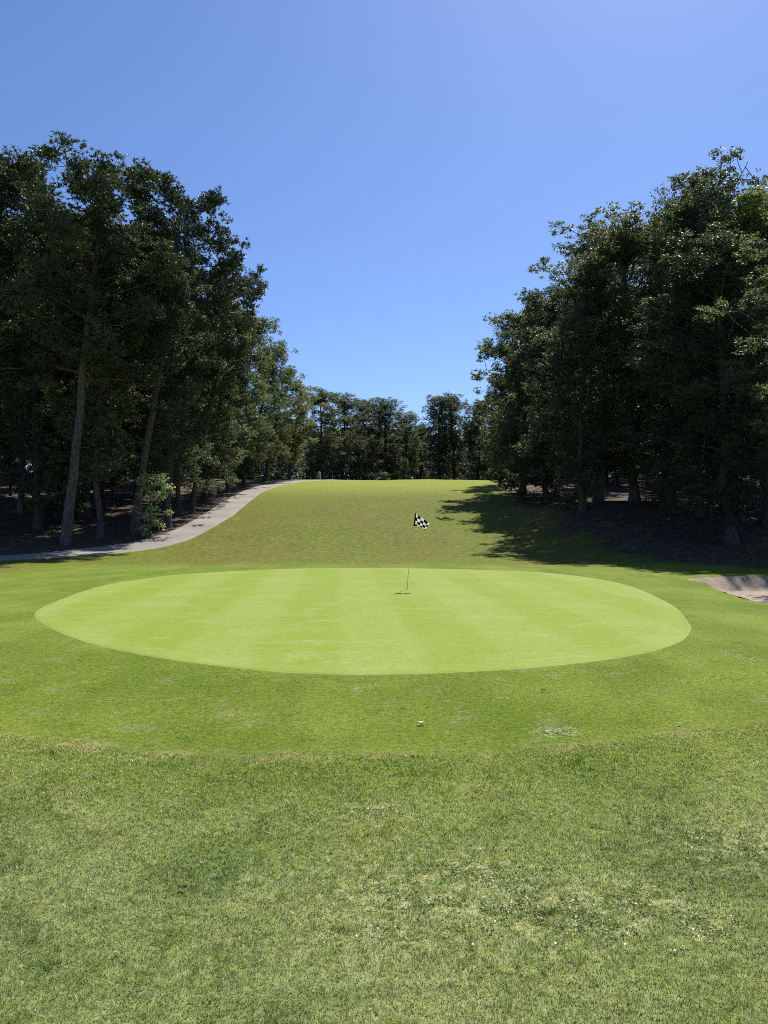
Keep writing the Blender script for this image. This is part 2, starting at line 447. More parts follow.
gz = gz - 0.03 * (dG < -0.5) - 0.05 * (dP < 0.7)
dB = np.full(gx.shape, 99.0); mk = (np.abs(gx - 12) < 8) & (gy > 8) & (gy < 32); dB[mk] = sdist(gx[mk], gy[mk], BUNK)
gz = gz - 0.06 * smooth((-dB - 0.12) / 0.15)

# edge of the woods: left of the path, right of a line climbing with the fairway
_T = np.gradient(PATH, axis=0); _T /= np.linalg.norm(_T, axis=1)[:, None]
_sel = (PATH[:, 1] > 31) & (PATH[:, 0] < 8)
WL = np.concatenate([[(-70, 29.5)], (PATH + np.stack([-_T[:, 1], _T[:, 0]], 1) * 0.8)[_sel], [(24, 128)]])
WR = catmull([(70, 22), (30, 27), (14, 30), (11.5, 35), (10.5, 44), (11, 54), (12, 66), (13.5, 84), (16, 104), (24, 122)], 6, False)  # litter zone pushed out over turf to paint the right slope's shade darker
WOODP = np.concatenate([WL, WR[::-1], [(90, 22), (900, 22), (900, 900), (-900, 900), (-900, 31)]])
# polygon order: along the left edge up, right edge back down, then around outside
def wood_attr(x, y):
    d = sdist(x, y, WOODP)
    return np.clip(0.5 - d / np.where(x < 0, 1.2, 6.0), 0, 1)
WEEDS = [on_ground(430, 888) + (0.32,), on_ground(500, 905) + (0.3,), on_ground(735, 846) + (0.28,), on_ground(705, 925) + (0.16,), on_ground(560, 908) + (0.32,),
         on_ground(650, 900) + (0.2,), on_ground(600, 915) + (0.22,), on_ground(400, 920) + (0.22,), on_ground(540, 930) + (0.25,), on_ground(555, 733) + (0.12,),
         on_ground(470, 870) + (0.2,), on_ground(380, 810) + (0.14,)]
SCUFF = on_ground(230, 714)
def zone_attrs(x, y):
    fy = FRL_Y(x) + (vnoise(x, y, 0.35) - 0.5) * 0.16
    rough = smooth((fy - y + 0.08) / 0.16)
    roughc = 0.25 * rough + 0.75 * smooth((fy - y) / 2.2)
    lip = np.exp(-((y - fy + 0.04) / 0.14) ** 2) * (0.55 + 0.45 * smooth(-x / 1.5))
    sx0, sy0 = SCUFF; lip = np.maximum(lip, 0.8 * np.exp(-(((x - sx0) / 0.22) ** 2 + ((y - sy0) / 0.16) ** 2)))
    weed = np.zeros_like(x)
    for wx, wy, wr in WEEDS: weed = np.maximum(weed, np.exp(-(((x - wx) / (wr * 1.5)) ** 2 + ((y - wy) / wr) ** 2)))
    far = smooth((y - 27.5 - 0.35 * np.abs(x)*0) / 7)
    far = np.maximum(far, smooth((-x - 9) / 9) * smooth((y - 18) / 10))
    top = smooth((y - 60) / 24) * 0.9
    return dict(rough=rough, roughc=roughc, lip=lip, weed=weed, far=far, top=top)
za = zone_attrs(gx, gy)
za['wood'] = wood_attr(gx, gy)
nx, ny = len(X), len(Y)
ii = (np.arange(ny - 1)[:, None] * nx + np.arange(nx - 1)[None, :]).ravel()
F = np.stack([ii, ii + 1, ii + nx + 1, ii + nx], 1)
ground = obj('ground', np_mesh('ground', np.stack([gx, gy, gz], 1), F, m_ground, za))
tag(ground, 'green lawn and fairway rising to a crest between two woods', None, None, 'structure')

# putting green: one sheet on the lawn
cG = GREEN.mean(0)
fr = np.array([0, .06, .14, .22, .3, .38, .46, .54, .62, .7, .77, .83, .88, .92, .95, .97, .985, .993, 1.0])
ang_r = np.linalg.norm(GREEN - cG, axis=1)
rings = [cG[None, :] + (GREEN - cG) * f for f in fr[1:]]
V2 = np.concatenate([cG[None, :]] + rings); nG = len(GREEN)
edge = np.concatenate([[ang_r.min()]] + [(1 - f) * ang_r for f in fr[1:]])
zG = hz0(V2[:, 0], V2[:, 1]) + 0.006; zG[-nG:] -= 0.02
fl = []
for k in range(len(fr) - 2):
    a = 1 + k * nG + np.arange(nG); a2 = 1 + k * nG + (np.arange(nG) + 1) % nG
    fl.append(np.stack([a, a + nG, a2 + nG, a2], 1))
tri = np.stack([np.zeros(nG, int), 1 + np.arange(nG), 1 + (np.arange(nG) + 1) % nG, 1 + (np.arange(nG) + 1) % nG], 1)
me = bpy.data.meshes.new('putting_green')
allf = [tuple(r_) for r_ in tri[:, :3].tolist()] + [tuple(r_) for r_ in np.concatenate(fl).tolist()]
me.from_pydata([tuple(p) for p in np.column_stack([V2, zG]).tolist()], [], allf)
a = me.attributes.new('edge', 'FLOAT', 'POINT'); a.data.foreach_set('value', edge.astype(np.float32))
me.materials.append(m_green); me.polygons.foreach_set('use_smooth', np.ones(len(me.polygons), bool))
import bmesh
bm_ = bmesh.new(); bm_.from_mesh(me); bmesh.ops.recalc_face_normals(bm_, faces=bm_.faces)
if bm_.faces[10].normal.z < 0: bmesh.ops.reverse_faces(bm_, faces=bm_.faces)
bm_.to_mesh(me); bm_.free()
gr = obj('putting_green', me); tag(gr, 'pale closely mown oval putting green with soft mowing stripes', None, None, 'structure')

# cart path ribbon
def ribbon(P, half, zoff, m=7):
    T = np.gradient(P, axis=0); T /= np.linalg.norm(T, axis=1)[:, None]
    Nn = np.stack([-T[:, 1], T[:, 0]], 1)
    us = np.linspace(-1, 1, m)
    V = []; E = []
    for u in us:
        q = P + Nn * (u * half)[:, None]
        V.append(np.column_stack([q, hz(q[:, 0], q[:, 1]) + zoff - 0.05 * (abs(u) == 1)])); E.append((1 - abs(u)) * half)
    V = np.stack(V, 1); E = np.stack(E, 1); n = len(P)
    i = (np.arange(n - 1)[:, None] * m + np.arange(m - 1)[None, :]).ravel()
    return V.reshape(-1, 3), np.stack([i, i + m, i + m + 1, i + 1], 1)[:, ::-1], E.ravel()
PD = catmull(PATH[::2], 4, False)
half = 1.22 + 0.55 * np.exp(-((PD[:, 1] - 38.5) / 4.0) ** 2) + (vnoise(PD[:, 0], PD[:, 1], 2.2) - 0.5) * 0.18
V, F, E = ribbon(PD, half, 0.03, 9)
cp = obj('cart_path', np_mesh('cart_path', V, F, m_path, {'edge': E})); tag(cp, 'pale concrete cart path curving up beside the left wood', None, None, 'structure')

# bunker sand, sunk below its lip
cB = BUNK.mean(0); nB = len(BUNK); fb = np.linspace(0, 1.0, 22)[1:]
VB = np.concatenate([cB[None]] + [cB + (BUNK - cB) * f * 0.985 for f in fb])
zB = hz(VB[:, 0], VB[:, 1]) + 0.015 + (vnoise(VB[:, 0], VB[:, 1], 0.5) - 0.5) * 0.03
fc = [(0, 1 + k, 1 + (k + 1) % nB) for k in range(nB)]
for k in range(len(fb) - 1):
    for j in range(nB):
        a_ = 1 + k * nB + j; b_ = 1 + k * nB + (j + 1) % nB
        fc.append((a_, a_ + nB, b_ + nB, b_))
me = bpy.data.meshes.new('bunker'); me.from_pydata([tuple(p) for p in np.column_stack([VB, zB]).tolist()], [], fc)
bm_ = bmesh.new(); bm_.from_mesh(me); bmesh.ops.recalc_face_normals(bm_, faces=bm_.faces)
if bm_.faces[10].normal.z < 0: bmesh.ops.reverse_faces(bm_, faces=bm_.faces)
bm_.to_mesh(me); bm_.free()
me.materials.append(m_sand); me.polygons.foreach_set('use_smooth', np.ones(len(me.polygons), bool))
tag(obj('bunker', me), 'shaded sand bunker sunk beside the right end of the green', None, None, 'structure')

# ------------------------------------------------------------------ tree builders
def leaf_quads(C, size, up=0.5, aspect=0.6, r=rng):
    """one rhombic leaf per centre"""
    n = len(C)
    nrm = r.normal(size=(n, 3)); nrm[:, 2] = np.abs(nrm[:, 2]) + up
    nrm /= np.linalg.norm(nrm, axis=1)[:, None]
    a = r.normal(size=(n, 3)); a -= (a * nrm).sum(1)[:, None] * nrm; a /= np.linalg.norm(a, axis=1)[:, None]
    b_ = np.cross(nrm, a)
    s = size * r.uniform(0.6, 1.35, n)[:, None]
    V = np.stack([C - a * s * 0.5, C + b_ * s * 0.5 * aspect - a * s * 0.08, C + a * s * 0.5, C - b_ * s * 0.5 * aspect - a * s * 0.08], 1).reshape(-1, 3)
    return V, np.arange(n * 4).reshape(-1, 4), np.repeat(r.random(n), 4)

def limb_path(base, az, L, rise, r, n=6, droop=0.0):
    d = np.array([math.cos(az), math.sin(az), 0])
    t = np.linspace(0, 1, n)
    side = np.array([-d[1], d[0], 0]) * r.normal(0, 0.12) * L
    P = base + d * (L * t)[:, None] + np.array([0, 0, 1.0]) * (rise * L * (t ** 1.0) - droop * L * t ** 2)[:, None] + side * (t ** 2)[:, None]
    P[1:] += r.normal(0, 0.04 * L, (n - 1, 3)) * np.array([1, 1, .6])
    return P

def broad_crown(seed, H=20.0, Rc=4.8, low=0.14, nl=34, leaves=56000, leaf=0.17, airy=1.0, trunk_r=0.27, lopsided=0.15):
    r = np.random.default_rng(seed)
    mb = MB()
    tt = np.array([0, .022, .05, .1, .2, .3, .4, .5, .6, .7, .8, .9, 1.0])
    wob = np.cumsum(r.normal(0, 0.10, (13, 2)) * np.minimum(1, np.gradient(tt) * 11)[:, None], 0) * (H / 20)
    wob -= wob[0]
    TP = np.column_stack([wob, tt * H * 0.93])
    TP[0, 2] = -0.35
    tr = trunk_r * (1 - tt * 0.9) ** 0.8 + 0.02; tr[0] *= 1.75; tr[1] *= 1.3; tr[2] *= 1.08
    mb.tube(TP, tr, 10)
    cl = []; cr = []
    az = r.uniform(0, 6.28)
    lop = r.uniform(0, 6.28)
    for i in range(nl):
        t = low + (0.97 - low) * (max(0.0, i + r.uniform(-.3, .3)) / (nl - 1)) ** 0.92
        t = min(max(t, low), 0.97)
        az += 2.4 + r.normal(0, 0.25)
        base = np.array([np.interp(t * H, TP[:, 2], TP[:, 0]), np.interp(t * H, TP[:, 2], TP[:, 1]), min(t * H, H * 0.92)])
        u = (t - low) / (1 - low)
        prof = (np.sin(math.pi * min(1, (u * 0.86 + 0.14))) ** 0.55) if u < 0.99 else 0.3
        prof = max(prof, 0.28)
        L = Rc * prof * r.uniform(0.62, 1.18) * (1 + lopsided * math.cos(az - lop))
        rise = 0.18 + 0.75 * u + r.normal(0, 0.08)
        L = L / math.sqrt(1 + 0.35 * rise ** 2)
        P = limb_path(base, az, L, rise, r)
        br = np.linspace(0.085 * (1 - u * 0.6), 0.018, len(P))
        mb.tube(P, br, 5, False)
        npos = max(4, int(6 * L / Rc + 2))
        for k in range(npos):
            s = 0.25 + 0.8 * (k + r.uniform(0, .6)) / npos
            q = np.array([np.interp(s * 5, range(6), P[:, j]) for j in range(3)])
            if s > 1: q += (P[-1] - P[-2]) * (s - 1) * 5
            off = r.normal(0, 0.20 * Rc * (0.5 + 0.5 * s), 3) * np.array([1, 1, 1.05])
            c_ = q + off
            c_[2] = min(c_[2], H * 1.0)
            mb.tube(np.array([q, (q + c_) / 2 + r.normal(0, .08, 3), c_]), np.array([0.028, 0.02, 0.008]), 4, False)
            cl.append(c_); cr.append(r.uniform(0.5, 1.08) * (Rc / 4.8) ** 0.5)
    for k in range(5):
        cl.append(np.array([TP[-1][0] + r.normal(0, .5), TP[-1][1] + r.normal(0, .5), H * (0.90 + 0.022 * k)])); cr.append(0.65)
    cl = np.array(cl); cr = np.array(cr) * airy
    wgt = cr ** 2 / (cr ** 2).sum()
    cnt = r.multinomial(leaves, wgt)
    idx = np.repeat(np.arange(len(cl)), cnt)
    # every clump is made of small sprays, so light falls between them
    ns = 26
    spr = r.normal(size=(len(cl), ns, 3)); spr /= np.linalg.norm(spr, axis=2)[:, :, None]
    spr *= (r.random((len(cl), ns)) ** 0.45)[:, :, None]
    spr[:, :, 2] = spr[:, :, 2] * 0.75 + 0.05
    pick = r.integers(0, ns, leaves)
    C = cl[idx] + spr[idx, pick] * cr[idx][:, None] * 0.98 + r.normal(0, 0.10, (leaves, 3)) * np.array([1, 1, 0.6])
    V, Fq, rn = leaf_quads(C, leaf, 0.55, 0.66, r)
    # sprays share a tone
    tone = r.random((len(cl), ns))[idx, pick]
    rn = np.clip(0.55 * rn + 0.45 * np.repeat(tone, 4), 0, 1)
    return mb, (V, Fq, rn)

def pine_crown(seed, H=22.0, Rc=3.2, low=0.44, nl=38, leaves=125000, trunk_r=0.24):
    r = np.random.default_rng(seed)
    mb = MB(); tt = np.linspace(0, 1, 12)
    wob = np.cumsum(r.normal(0, 0.05, (12, 2)), 0); wob -= wob[0]
    TP = np.column_stack([wob, tt * H * 0.97]); TP[0, 2] = -0.35
    tr = trunk_r * (1 - tt * 0.88) ** 0.75 + 0.015; tr[0] *= 1.25
    mb.tube(TP, tr, 10)
    for k in range(7):       # dead stubs on the bare bole
        z = r.uniform(0.22, low) * H; a = r.uniform(0, 6.28)
        b0 = np.array([np.interp(z, TP[:, 2], TP[:, 0]), np.interp(z, TP[:, 2], TP[:, 1]), z])
        mb.tube(limb_path(b0, a, r.uniform(0.4, 1.4), 0.1, r, 4), np.linspace(0.03, 0.008, 4), 4, False)
    cl = []; cr = []; az = r.uniform(0, 6.28)
    for i in range(nl):
        u = (i + r.uniform(-.4, .4)) / (nl - 1); u = min(max(u, 0), 1)
        t = low + (0.975 - low) * u
        az += 2.4 + r.normal(0, 0.5)
        z = t * H
        base = np.array([np.interp(z, TP[:, 2], TP[:, 0]), np.interp(z, TP[:, 2], TP[:, 1]), min(z, H * .965)])
        prof = 0.62 + 0.5 * math.sin(math.pi * min(1, u * 0.72 + 0.22)) if u < 0.85 else 0.75 - (u - 0.85) * 2.6
        L = Rc * prof * r.uniform(0.55, 1.2)
        P = limb_path(base, az, L, 0.12 + 0.5 * u, r, 6, -0.12)
        mb.tube(P, np.linspace(0.07 * (1 - .5 * u), 0.015, 6), 5, False)
        for k in range(int(4 + 2.2 * L)):
            s = r.uniform(0.38, 1.0) ** 0.8
            q = np.array([np.interp(s * 5, range(6), P[:, j]) for j in range(3)])
            a2 = az + r.choice([-1, 1]) * r.uniform(0.4, 1.2); l2 = r.uniform(0.25, 0.95) * (1.2 - 0.4 * s)
            e = q + np.array([math.cos(a2) * l2, math.sin(a2) * l2, r.uniform(-0.35, 1.0)])
            mb.tube(np.array([q, (q + e) / 2, e]), np.array([0.02, 0.014, 0.007]), 4, False)
            cl.append(e); cr.append(r.uniform(0.34, 0.6))
        cl.append(P[-1]); cr.append(0.5)
    for k in range(120):     # short shoots filling the crown round the leader
        u = r.uniform(0.05, 1.0); z = (low + (1.0 - low) * u) * H
        rr = Rc * 0.85 * (0.35 + 0.65 * math.sin(math.pi * min(1, u * 0.75 + 0.2)) if u < 0.8 else 0.75 * (1.12 - u) / 0.32) * r.uniform(0.15, 1)
        a2 = r.uniform(0, 6.28)
        b0 = np.array([np.interp(z - 0.8, TP[:, 2], TP[:, 0]), np.interp(z - 0.8, TP[:, 2], TP[:, 1]), min(z - 0.8, H * .965)])
        e = b0 + np.array([math.cos(a2) * rr, math.sin(a2) * rr, 0.8])
        mb.tube(np.array([b0, (b0 + e) / 2 - [0, 0, .1], e]), np.array([0.03, 0.018, 0.007]), 4, False)
        cl.append(e); cr.append(r.uniform(0.35, 0.62))
    cl = np.array(cl); cr = np.array(cr)
    cnt = r.multinomial(leaves, cr ** 2 / (cr ** 2).sum()); idx = np.repeat(np.arange(len(cl)), cnt)
    ns = 22
    tips = r.normal(size=(len(cl), ns, 3)); tips /= np.linalg.norm(tips, axis=2)[:, :, None]
    tips[:, :, 2] = tips[:, :, 2] * 0.55 + 0.12; tips *= (r.random((len(cl), ns)) ** .5)[:, :, None]
    pick = r.integers(0, ns, leaves)
    C = cl[idx] + tips[idx, pick] * cr[idx][:, None] * 1.15
    d = r.normal(size=(leaves, 3)); d[:, 2] += 0.45; d /= np.linalg.norm(d, axis=1)[:, None]
    Ln = r.uniform(0.10, 0.19, leaves)[:, None]
    sd_ = np.cross(d, r.normal(size=(leaves, 3))); sd_ /= np.linalg.norm(sd_, axis=1)[:, None] + 1e-9
    wd = 0.021
    V = np.stack([C + sd_ * wd, C - sd_ * wd, C + d * Ln - sd_ * wd * .5, C + d * Ln + sd_ * wd * .5], 1).reshape(-1, 3)
    tone = r.random((len(cl), ns))[idx, pick]
    rn = np.clip(0.4 * np.repeat(r.random(leaves), 4) + 0.6 * np.repeat(tone, 4), 0, 1)
    return mb, (V, np.arange(leaves * 4).reshape(-1, 4), rn)

PROTO = {}
def proto(kind):
    """tree meshes by kind: (height, trunk mesh, crown mesh)"""
    if kind in PROTO: return PROTO[kind]
    base, s = kind.rsplit('_', 1); s = int(s)
    if base == 'oak': H = 20.0; mb, (V, Fq, rn) = broad_crown(100 + s, H, 4.7, 0.09 if s < 6 else 0.04, 50 if s < 6 else 60, 100000 if s < 6 else 135000, 0.14, lopsided=0.12 if s < 6 else 0.0)
    elif base == 'sweetgum': H = 20.0; mb, (V, Fq, rn) = broad_crown(200 + s, H, 3.9, 0.16, 40, 68000, 0.135)
    elif base == 'slim': H = 18.0; mb, (V, Fq, rn) = broad_crown(300 + s, H, 3.3, 0.20, 32, 52000, 0.15, 0.95, 0.17)
    elif base == 'shrub': H = 3.0; mb, (V, Fq, rn) = broad_crown(400 + s, H, 1.15, 0.08, 9, 1900, 0.14, 0.40, 0.03, 0.6)
    elif base == 'cone': H = 6.0; mb, (V, Fq, rn) = broad_crown(500 + s, H, 1.5, 0.05, 26, 16000, 0.11, 0.5, 0.08)
    else: H = 22.0; mb, (V, Fq, rn) = pine_crown(600 + s, H, 3.2 if s != 2 else 3.8)
    H = float(np.percentile(V[:, 2], 99.97))
    pine = base == 'pine'
    PROTO[kind] = (H, mb.build('trunk', m_pbark if pine else m_bark), np_mesh('crown', V, Fq, m_needle if pine else m_leaf, {'rnd': rn}, False))
    return PROTO[kind]

def tree(kind, x, y, H, label, cat='tree', group=None, lean=0.0, lean_y=0.0, wide=1.0, tint=(1, 1, 1), name=None, rz=None):
    h0, tm, cm = proto(kind)
    pine = kind.startswith('pine')
    nm = name or ('pine_tree' if pine else 'shrub' if kind.startswith('shrub') else 'broadleaf_tree')
    root = bpy.data.objects.new(nm, None)
    root.empty_display_size = 0.5
    link(root)
    z = float(hz0(x, y))
    s = H / h0
    M = Matrix.Rotation(R(lean), 3, 'Y') @ Matrix.Rotation(R(lean_y), 3, 'X') @ Matrix.Rotation(random.uniform(0, 6.28) if rz is None else rz, 3, 'Z')
    root.location = (x, y, z); root.rotation_euler = M.to_euler()
    sw = s * wide
    root.scale = (sw, sw, s)
    a = bpy.data.objects.new('trunk' if not nm == 'shrub' else 'stem', tm); link(a, root)
    b_ = bpy.data.objects.new('crown' if not nm == 'shrub' else 'foliage', cm); link(b_, root)
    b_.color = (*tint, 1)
    tag(root, label, cat, group)
    return root
def tree_px(kind, px, d, top, label, base_px=None, **k):
    """crown top seen towards (px, top) at depth d; base_px gives the foot when the tree leans"""
    x, y, z = at_depth(px, top, d)
    bx = at_depth(base_px, 500, d)[0] if base_px is not None else x
    g = float(hz0(bx, d)); H = z - g
    lean = math.degrees(math.atan2(x - bx, H))
    return tree(kind, bx, d, math.hypot(H, x - bx) / 1.0, label, lean=lean, **k)

LG = 'trees along the left wood'; RG = 'trees along the right wood'; BG = 'trees closing the far end of the fairway'
# left wood, front row
tree_px('pine_1', 108, 40.3, 152, 'tall pine with thick pale leaning trunk standing bare beside the near bend of the path', base_px=66, group=LG, rz=2.6, wide=1.15)
tree_px('pine_2', 184, 45, 180, 'leaning tall pine with open ragged crown reaching out over lower leafy trees', base_px=135, group=LG, rz=0.4, wide=1.05)
tree_px('pine_3', 2, 43, 150, 'tall dense pine at the left border of the picture', base_px=-12, group=LG, wide=1.3)
tree_px('oak_1', 190, 53.5, 262, 'dark leafy tree on a thin straight trunk just behind the small pale bush', base_px=178, group=LG, wide=0.72, tint=(1.3, 1.3, 1.2))
tree_px('pine_4', 236, 55, 262, 'slim pine whose top branch juts out alone against the sky above the leafy slope', base_px=192, group=LG, rz=2.2, wide=0.95)
tree_px('sweetgum_1', 165, 47, 232, 'leafy tree with low dark crown between the two leaning pines', base_px=168, group=LG, wide=0.85)
tree_px('slim_2', 108, 43, 235, 'slender leafy tree close behind the pale leaning pine trunk', base_px=100, group=LG, wide=0.95)
tree_px('oak_4', 40, 46, 205, 'broad dark leafy tree between the left border and the pale leaning pine', base_px=38, group=LG, wide=0.85)
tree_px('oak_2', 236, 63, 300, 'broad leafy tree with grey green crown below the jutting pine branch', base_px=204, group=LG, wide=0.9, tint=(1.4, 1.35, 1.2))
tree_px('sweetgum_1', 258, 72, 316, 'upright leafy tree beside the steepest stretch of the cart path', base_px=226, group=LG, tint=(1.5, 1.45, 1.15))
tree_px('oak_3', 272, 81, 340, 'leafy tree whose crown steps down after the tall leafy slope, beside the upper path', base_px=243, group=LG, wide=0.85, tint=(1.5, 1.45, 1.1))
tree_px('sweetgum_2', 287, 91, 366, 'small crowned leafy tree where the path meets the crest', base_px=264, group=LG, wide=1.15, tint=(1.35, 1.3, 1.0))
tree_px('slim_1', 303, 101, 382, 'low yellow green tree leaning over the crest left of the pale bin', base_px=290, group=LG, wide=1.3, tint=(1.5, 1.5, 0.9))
# right wood, front row
tree_px('oak_6', 522, 69, 308, 'outermost leafy tree of the right wood with crown hanging down towards the fairway', group=RG, wide=1.15)
tree_px('oak_5', 582, 46.0, 262, 'rounded leafy tree second from the fairway end of the right wood', group=RG, wide=1.0)
tree_px('oak_2', 630, 47, 212, 'tall leafy tree with thick dark trunk standing forward on the shaded slope', base_px=634, group=RG, wide=1.08)
tree_px('sweetgum_3', 597, 60, 228, 'narrow leafy tree rising between the rounded tree and the twin tops', group=RG, wide=1.2)
tree_px('oak_1', 662, 52, 212, 'leafy tree filling the notch before the highest top of the right wood', group=RG, wide=0.9)
tree_px('oak_3', 718, 46, 166, 'tallest tree of the right wood with small separate knobs of leaves', base_px=732, group=RG, wide=0.95)
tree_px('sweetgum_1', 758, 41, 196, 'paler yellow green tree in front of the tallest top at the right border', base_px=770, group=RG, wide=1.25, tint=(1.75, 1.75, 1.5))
tree_px('oak_5', 796, 44, 188, 'dark leafy tree mostly cut off by the right border of the picture', group=RG, wide=1.0)
tree('oak_4', 16.9, 27.2, 14.6, 'leafy tree beyond the right border whose shade falls on the sand', 'tree', RG)
tree_px('oak_4', 694, 43, 192, 'shaded leafy tree in front of the notch, left of the tallest top', base_px=700, group=RG, wide=0.8)
tree_px('oak_6', 500, 80, 372, 'low hanging leafy tree half hidden behind the outermost tree of the right wood', group=RG, wide=0.9)
tree_px('oak_2', 722, 37.5, 232, 'wide leafy tree nearest the bunker, low boughs over the shaded bank', base_px=730, group=RG, wide=1.25)
tree_px('oak_6', 546, 59.5, 288, 'leafy tree rising behind the outermost tree of the right wood', group=RG, wide=1.0)
# far end
def far(kind, px, d, top, label, **k): tree_px(kind, px, d, top, label, group=BG, **k)
far('oak_2', 322, 118, 388, 'dark rounded tree just right of the crest bin, first of the far row', wide=1.2)
far('oak_5', 343, 128, 394, 'far tree with even dark crown left of the speckled one', wide=1.25)
far('oak_6', 363, 140, 398, 'small dark pine shaped top showing between two rounded far crowns', wide=1.1)
far('oak_1', 386, 128, 397, 'speckled far tree with sky showing through its grey green crown', wide=1.3, tint=(1.15, 1.1, 1.1))
far('oak_3', 404, 136, 412, 'low far tree sloping down to the gap in the skyline', wide=1.35, tint=(1.1, 1.1, 1.1))
far('oak_6', 421, 145, 425, 'farthest low tree in the gap of the skyline', wide=1.2)
far('oak_3', 440, 124, 394, 'tall dark tree with ragged left edge at the right side of the gap', wide=0.95)
far('oak_4', 455, 128, 394, 'broad dark tree right of the ragged edged one', wide=1.2)
far('oak_1', 478, 126, 400, 'dark far tree with pale left side, next to the broad one', wide=1.15)
far('oak_5', 500, 128, 412, 'dim far tree beside the hanging crown of the right wood', wide=1.2)
far('sweetgum_1', 520, 112, 430, 'thin leafed far tree with bright sky holes in it', wide=1.3)
far('slim_1', 540, 116, 440, 'small thin far tree under the hanging crown of the right wood', wide=1.2)
# bushes
tree('shrub_1', *on_ground(150, 537), 3.9, 'leafy bush tinted pale as if sunlit, hugging the leaning trunk beside the path', 'bush', 'bushes and saplings', tint=(4.2, 4.0, 3.2), wide=0.85)  # strong tint paints sunlight into leaves that stand in tree shade
p_ = on_ground(152, 537)
tree_px('cone_1', 404, 119, 458, 'dark cone shaped young evergreen at the foot of the far trees', cat='young tree', group='bushes and saplings', name='young_evergreen', wide=1.0)
tree_px('shrub_2', 384, 117, 472, 'low pale rounded bush left of the cone shaped evergreen', cat='bush', group='bushes and saplings', tint=(1.8, 2.0, 1.2), wide=1.6)
tree_px('shrub_1', 538, 104, 463, 'low leafy bush on the crest below the bright sky hole', cat='bush', group='bushes and saplings', tint=(1.5, 1.5, 1.2), wide=1.3)

# depth of the woods: everything behind the front rows
def scatter(n, box, inside, kinds, lab, grp, tops, mind, seed):
    r = np.random.default_rng(seed); pts = []
    tries = 0
    while len(pts) < n and tries < 20000:
        tries += 1
        x = r.uniform(box[0], box[1]); y = r.uniform(box[2], box[3])
        if not inside(x, y): continue
        if any((x - a) ** 2 + (y - b_) ** 2 < mind ** 2 for a, b_ in pts + TAKEN): continue
        pts.append((x, y))
    for i, (x, y) in enumerate(pts):
        top = tops(x, y)
        g = float(hz0(x, y))
        zt = at_depth(384 + x / y * FPX, top, y)[2] if top else g + 17
        H = min(max(zt - g, 9), 23) * r.uniform(0.86, 1.0)
        tree(kinds[i % len(kinds)], x, y, H, lab, 'tree', grp, wide=r.uniform(0.85, 1.1))
        TAKEN.append((x, y))
TAKEN = [(o.location.x, o.location.y) for o in COL.objects if o.type == 'EMPTY' and 'label' in o]
def skyl(xs, ys): return lambda x, y: float(np.interp(384 + x / y * FPX, xs, ys)) + 24
scatter(24, (-50, -16.5, 44, 112), lambda x, y: x < np.interp(y, [44, 60, 110], [-19, -19.5, -19]) and x > -0.62 * y - 8, ['slim_1', 'oak_2', 'slim_2', 'pine_3', 'oak_5', 'slim_1', 'sweetgum_2'],
        'shaded tree deep in the left wood behind its front row', 'trees inside the left wood',
        skyl([-100, 0, 60, 130, 180, 230, 260, 300, 340], [160, 165, 165, 190, 215, 280, 320, 385, 400]), 4.6, 3)
scatter(25, (16, 62, 44, 128), lambda x, y: x > np.interp(y, [44, 60, 112], [24, 19, 19]) and x < 0.62 * y + 8, ['slim_2', 'oak_4', 'slim_1', 'oak_3', 'slim_2', 'sweetgum_3'],
        'shaded tree deep in the right wood behind its front row', 'trees inside the right wood',
        skyl([480, 510, 560, 600, 660, 700, 760, 900], [400, 340, 270, 230, 215, 190, 180, 170]), 4.6, 4)
scatter(18, (-34, 44, 132, 165), lambda x, y: True, ['oak_5', 'slim_1', 'oak_1', 'sweetgum_1', 'oak_4'],
        'dim tree standing behind the far row', 'trees behind the far row',
        skyl([150, 330, 400, 425, 440, 500, 560], [380, 398, 415, 432, 405, 415, 400]), 5.0, 5)

# young trees in the shade under the tall ones
def saplings(n, xf, yr, seed, lab, grp):
    r = np.random.default_rng(seed)
    for i in range(n):
        y = yr[0] + (yr[1] - yr[0]) * (i + r.uniform(0, 1)) / n
        x = xf(y) + r.uniform(-1.5, 1.5)
        tree(['slim_2', 'slim_1', 'sweetgum_3'][i % 3], x, y, r.uniform(6, 10.5), lab, 'young tree', grp, wide=r.uniform(1.3, 1.8), name='young_broadleaf_tree')
saplings(9, lambda y: -21.5 - 0.06 * (y - 44), (45, 108), 9, 'young shaded tree under the tall trees of the left wood', 'young trees under the left wood')
saplings(6, lambda y: -31 - 0.06 * (y - 44), (52, 100), 19, 'young shaded tree under the tall trees of the left wood', 'young trees under the left wood')
saplings(7, lambda y: 26.5 - 0.07 * (y - 50), (50, 108), 10, 'young shaded tree under the tall trees of the right wood', 'young trees under the right wood')
saplings(5, lambda y: 36, (56, 104), 20, 'young shaded tree under the tall trees of the right wood', 'young trees under the right wood')

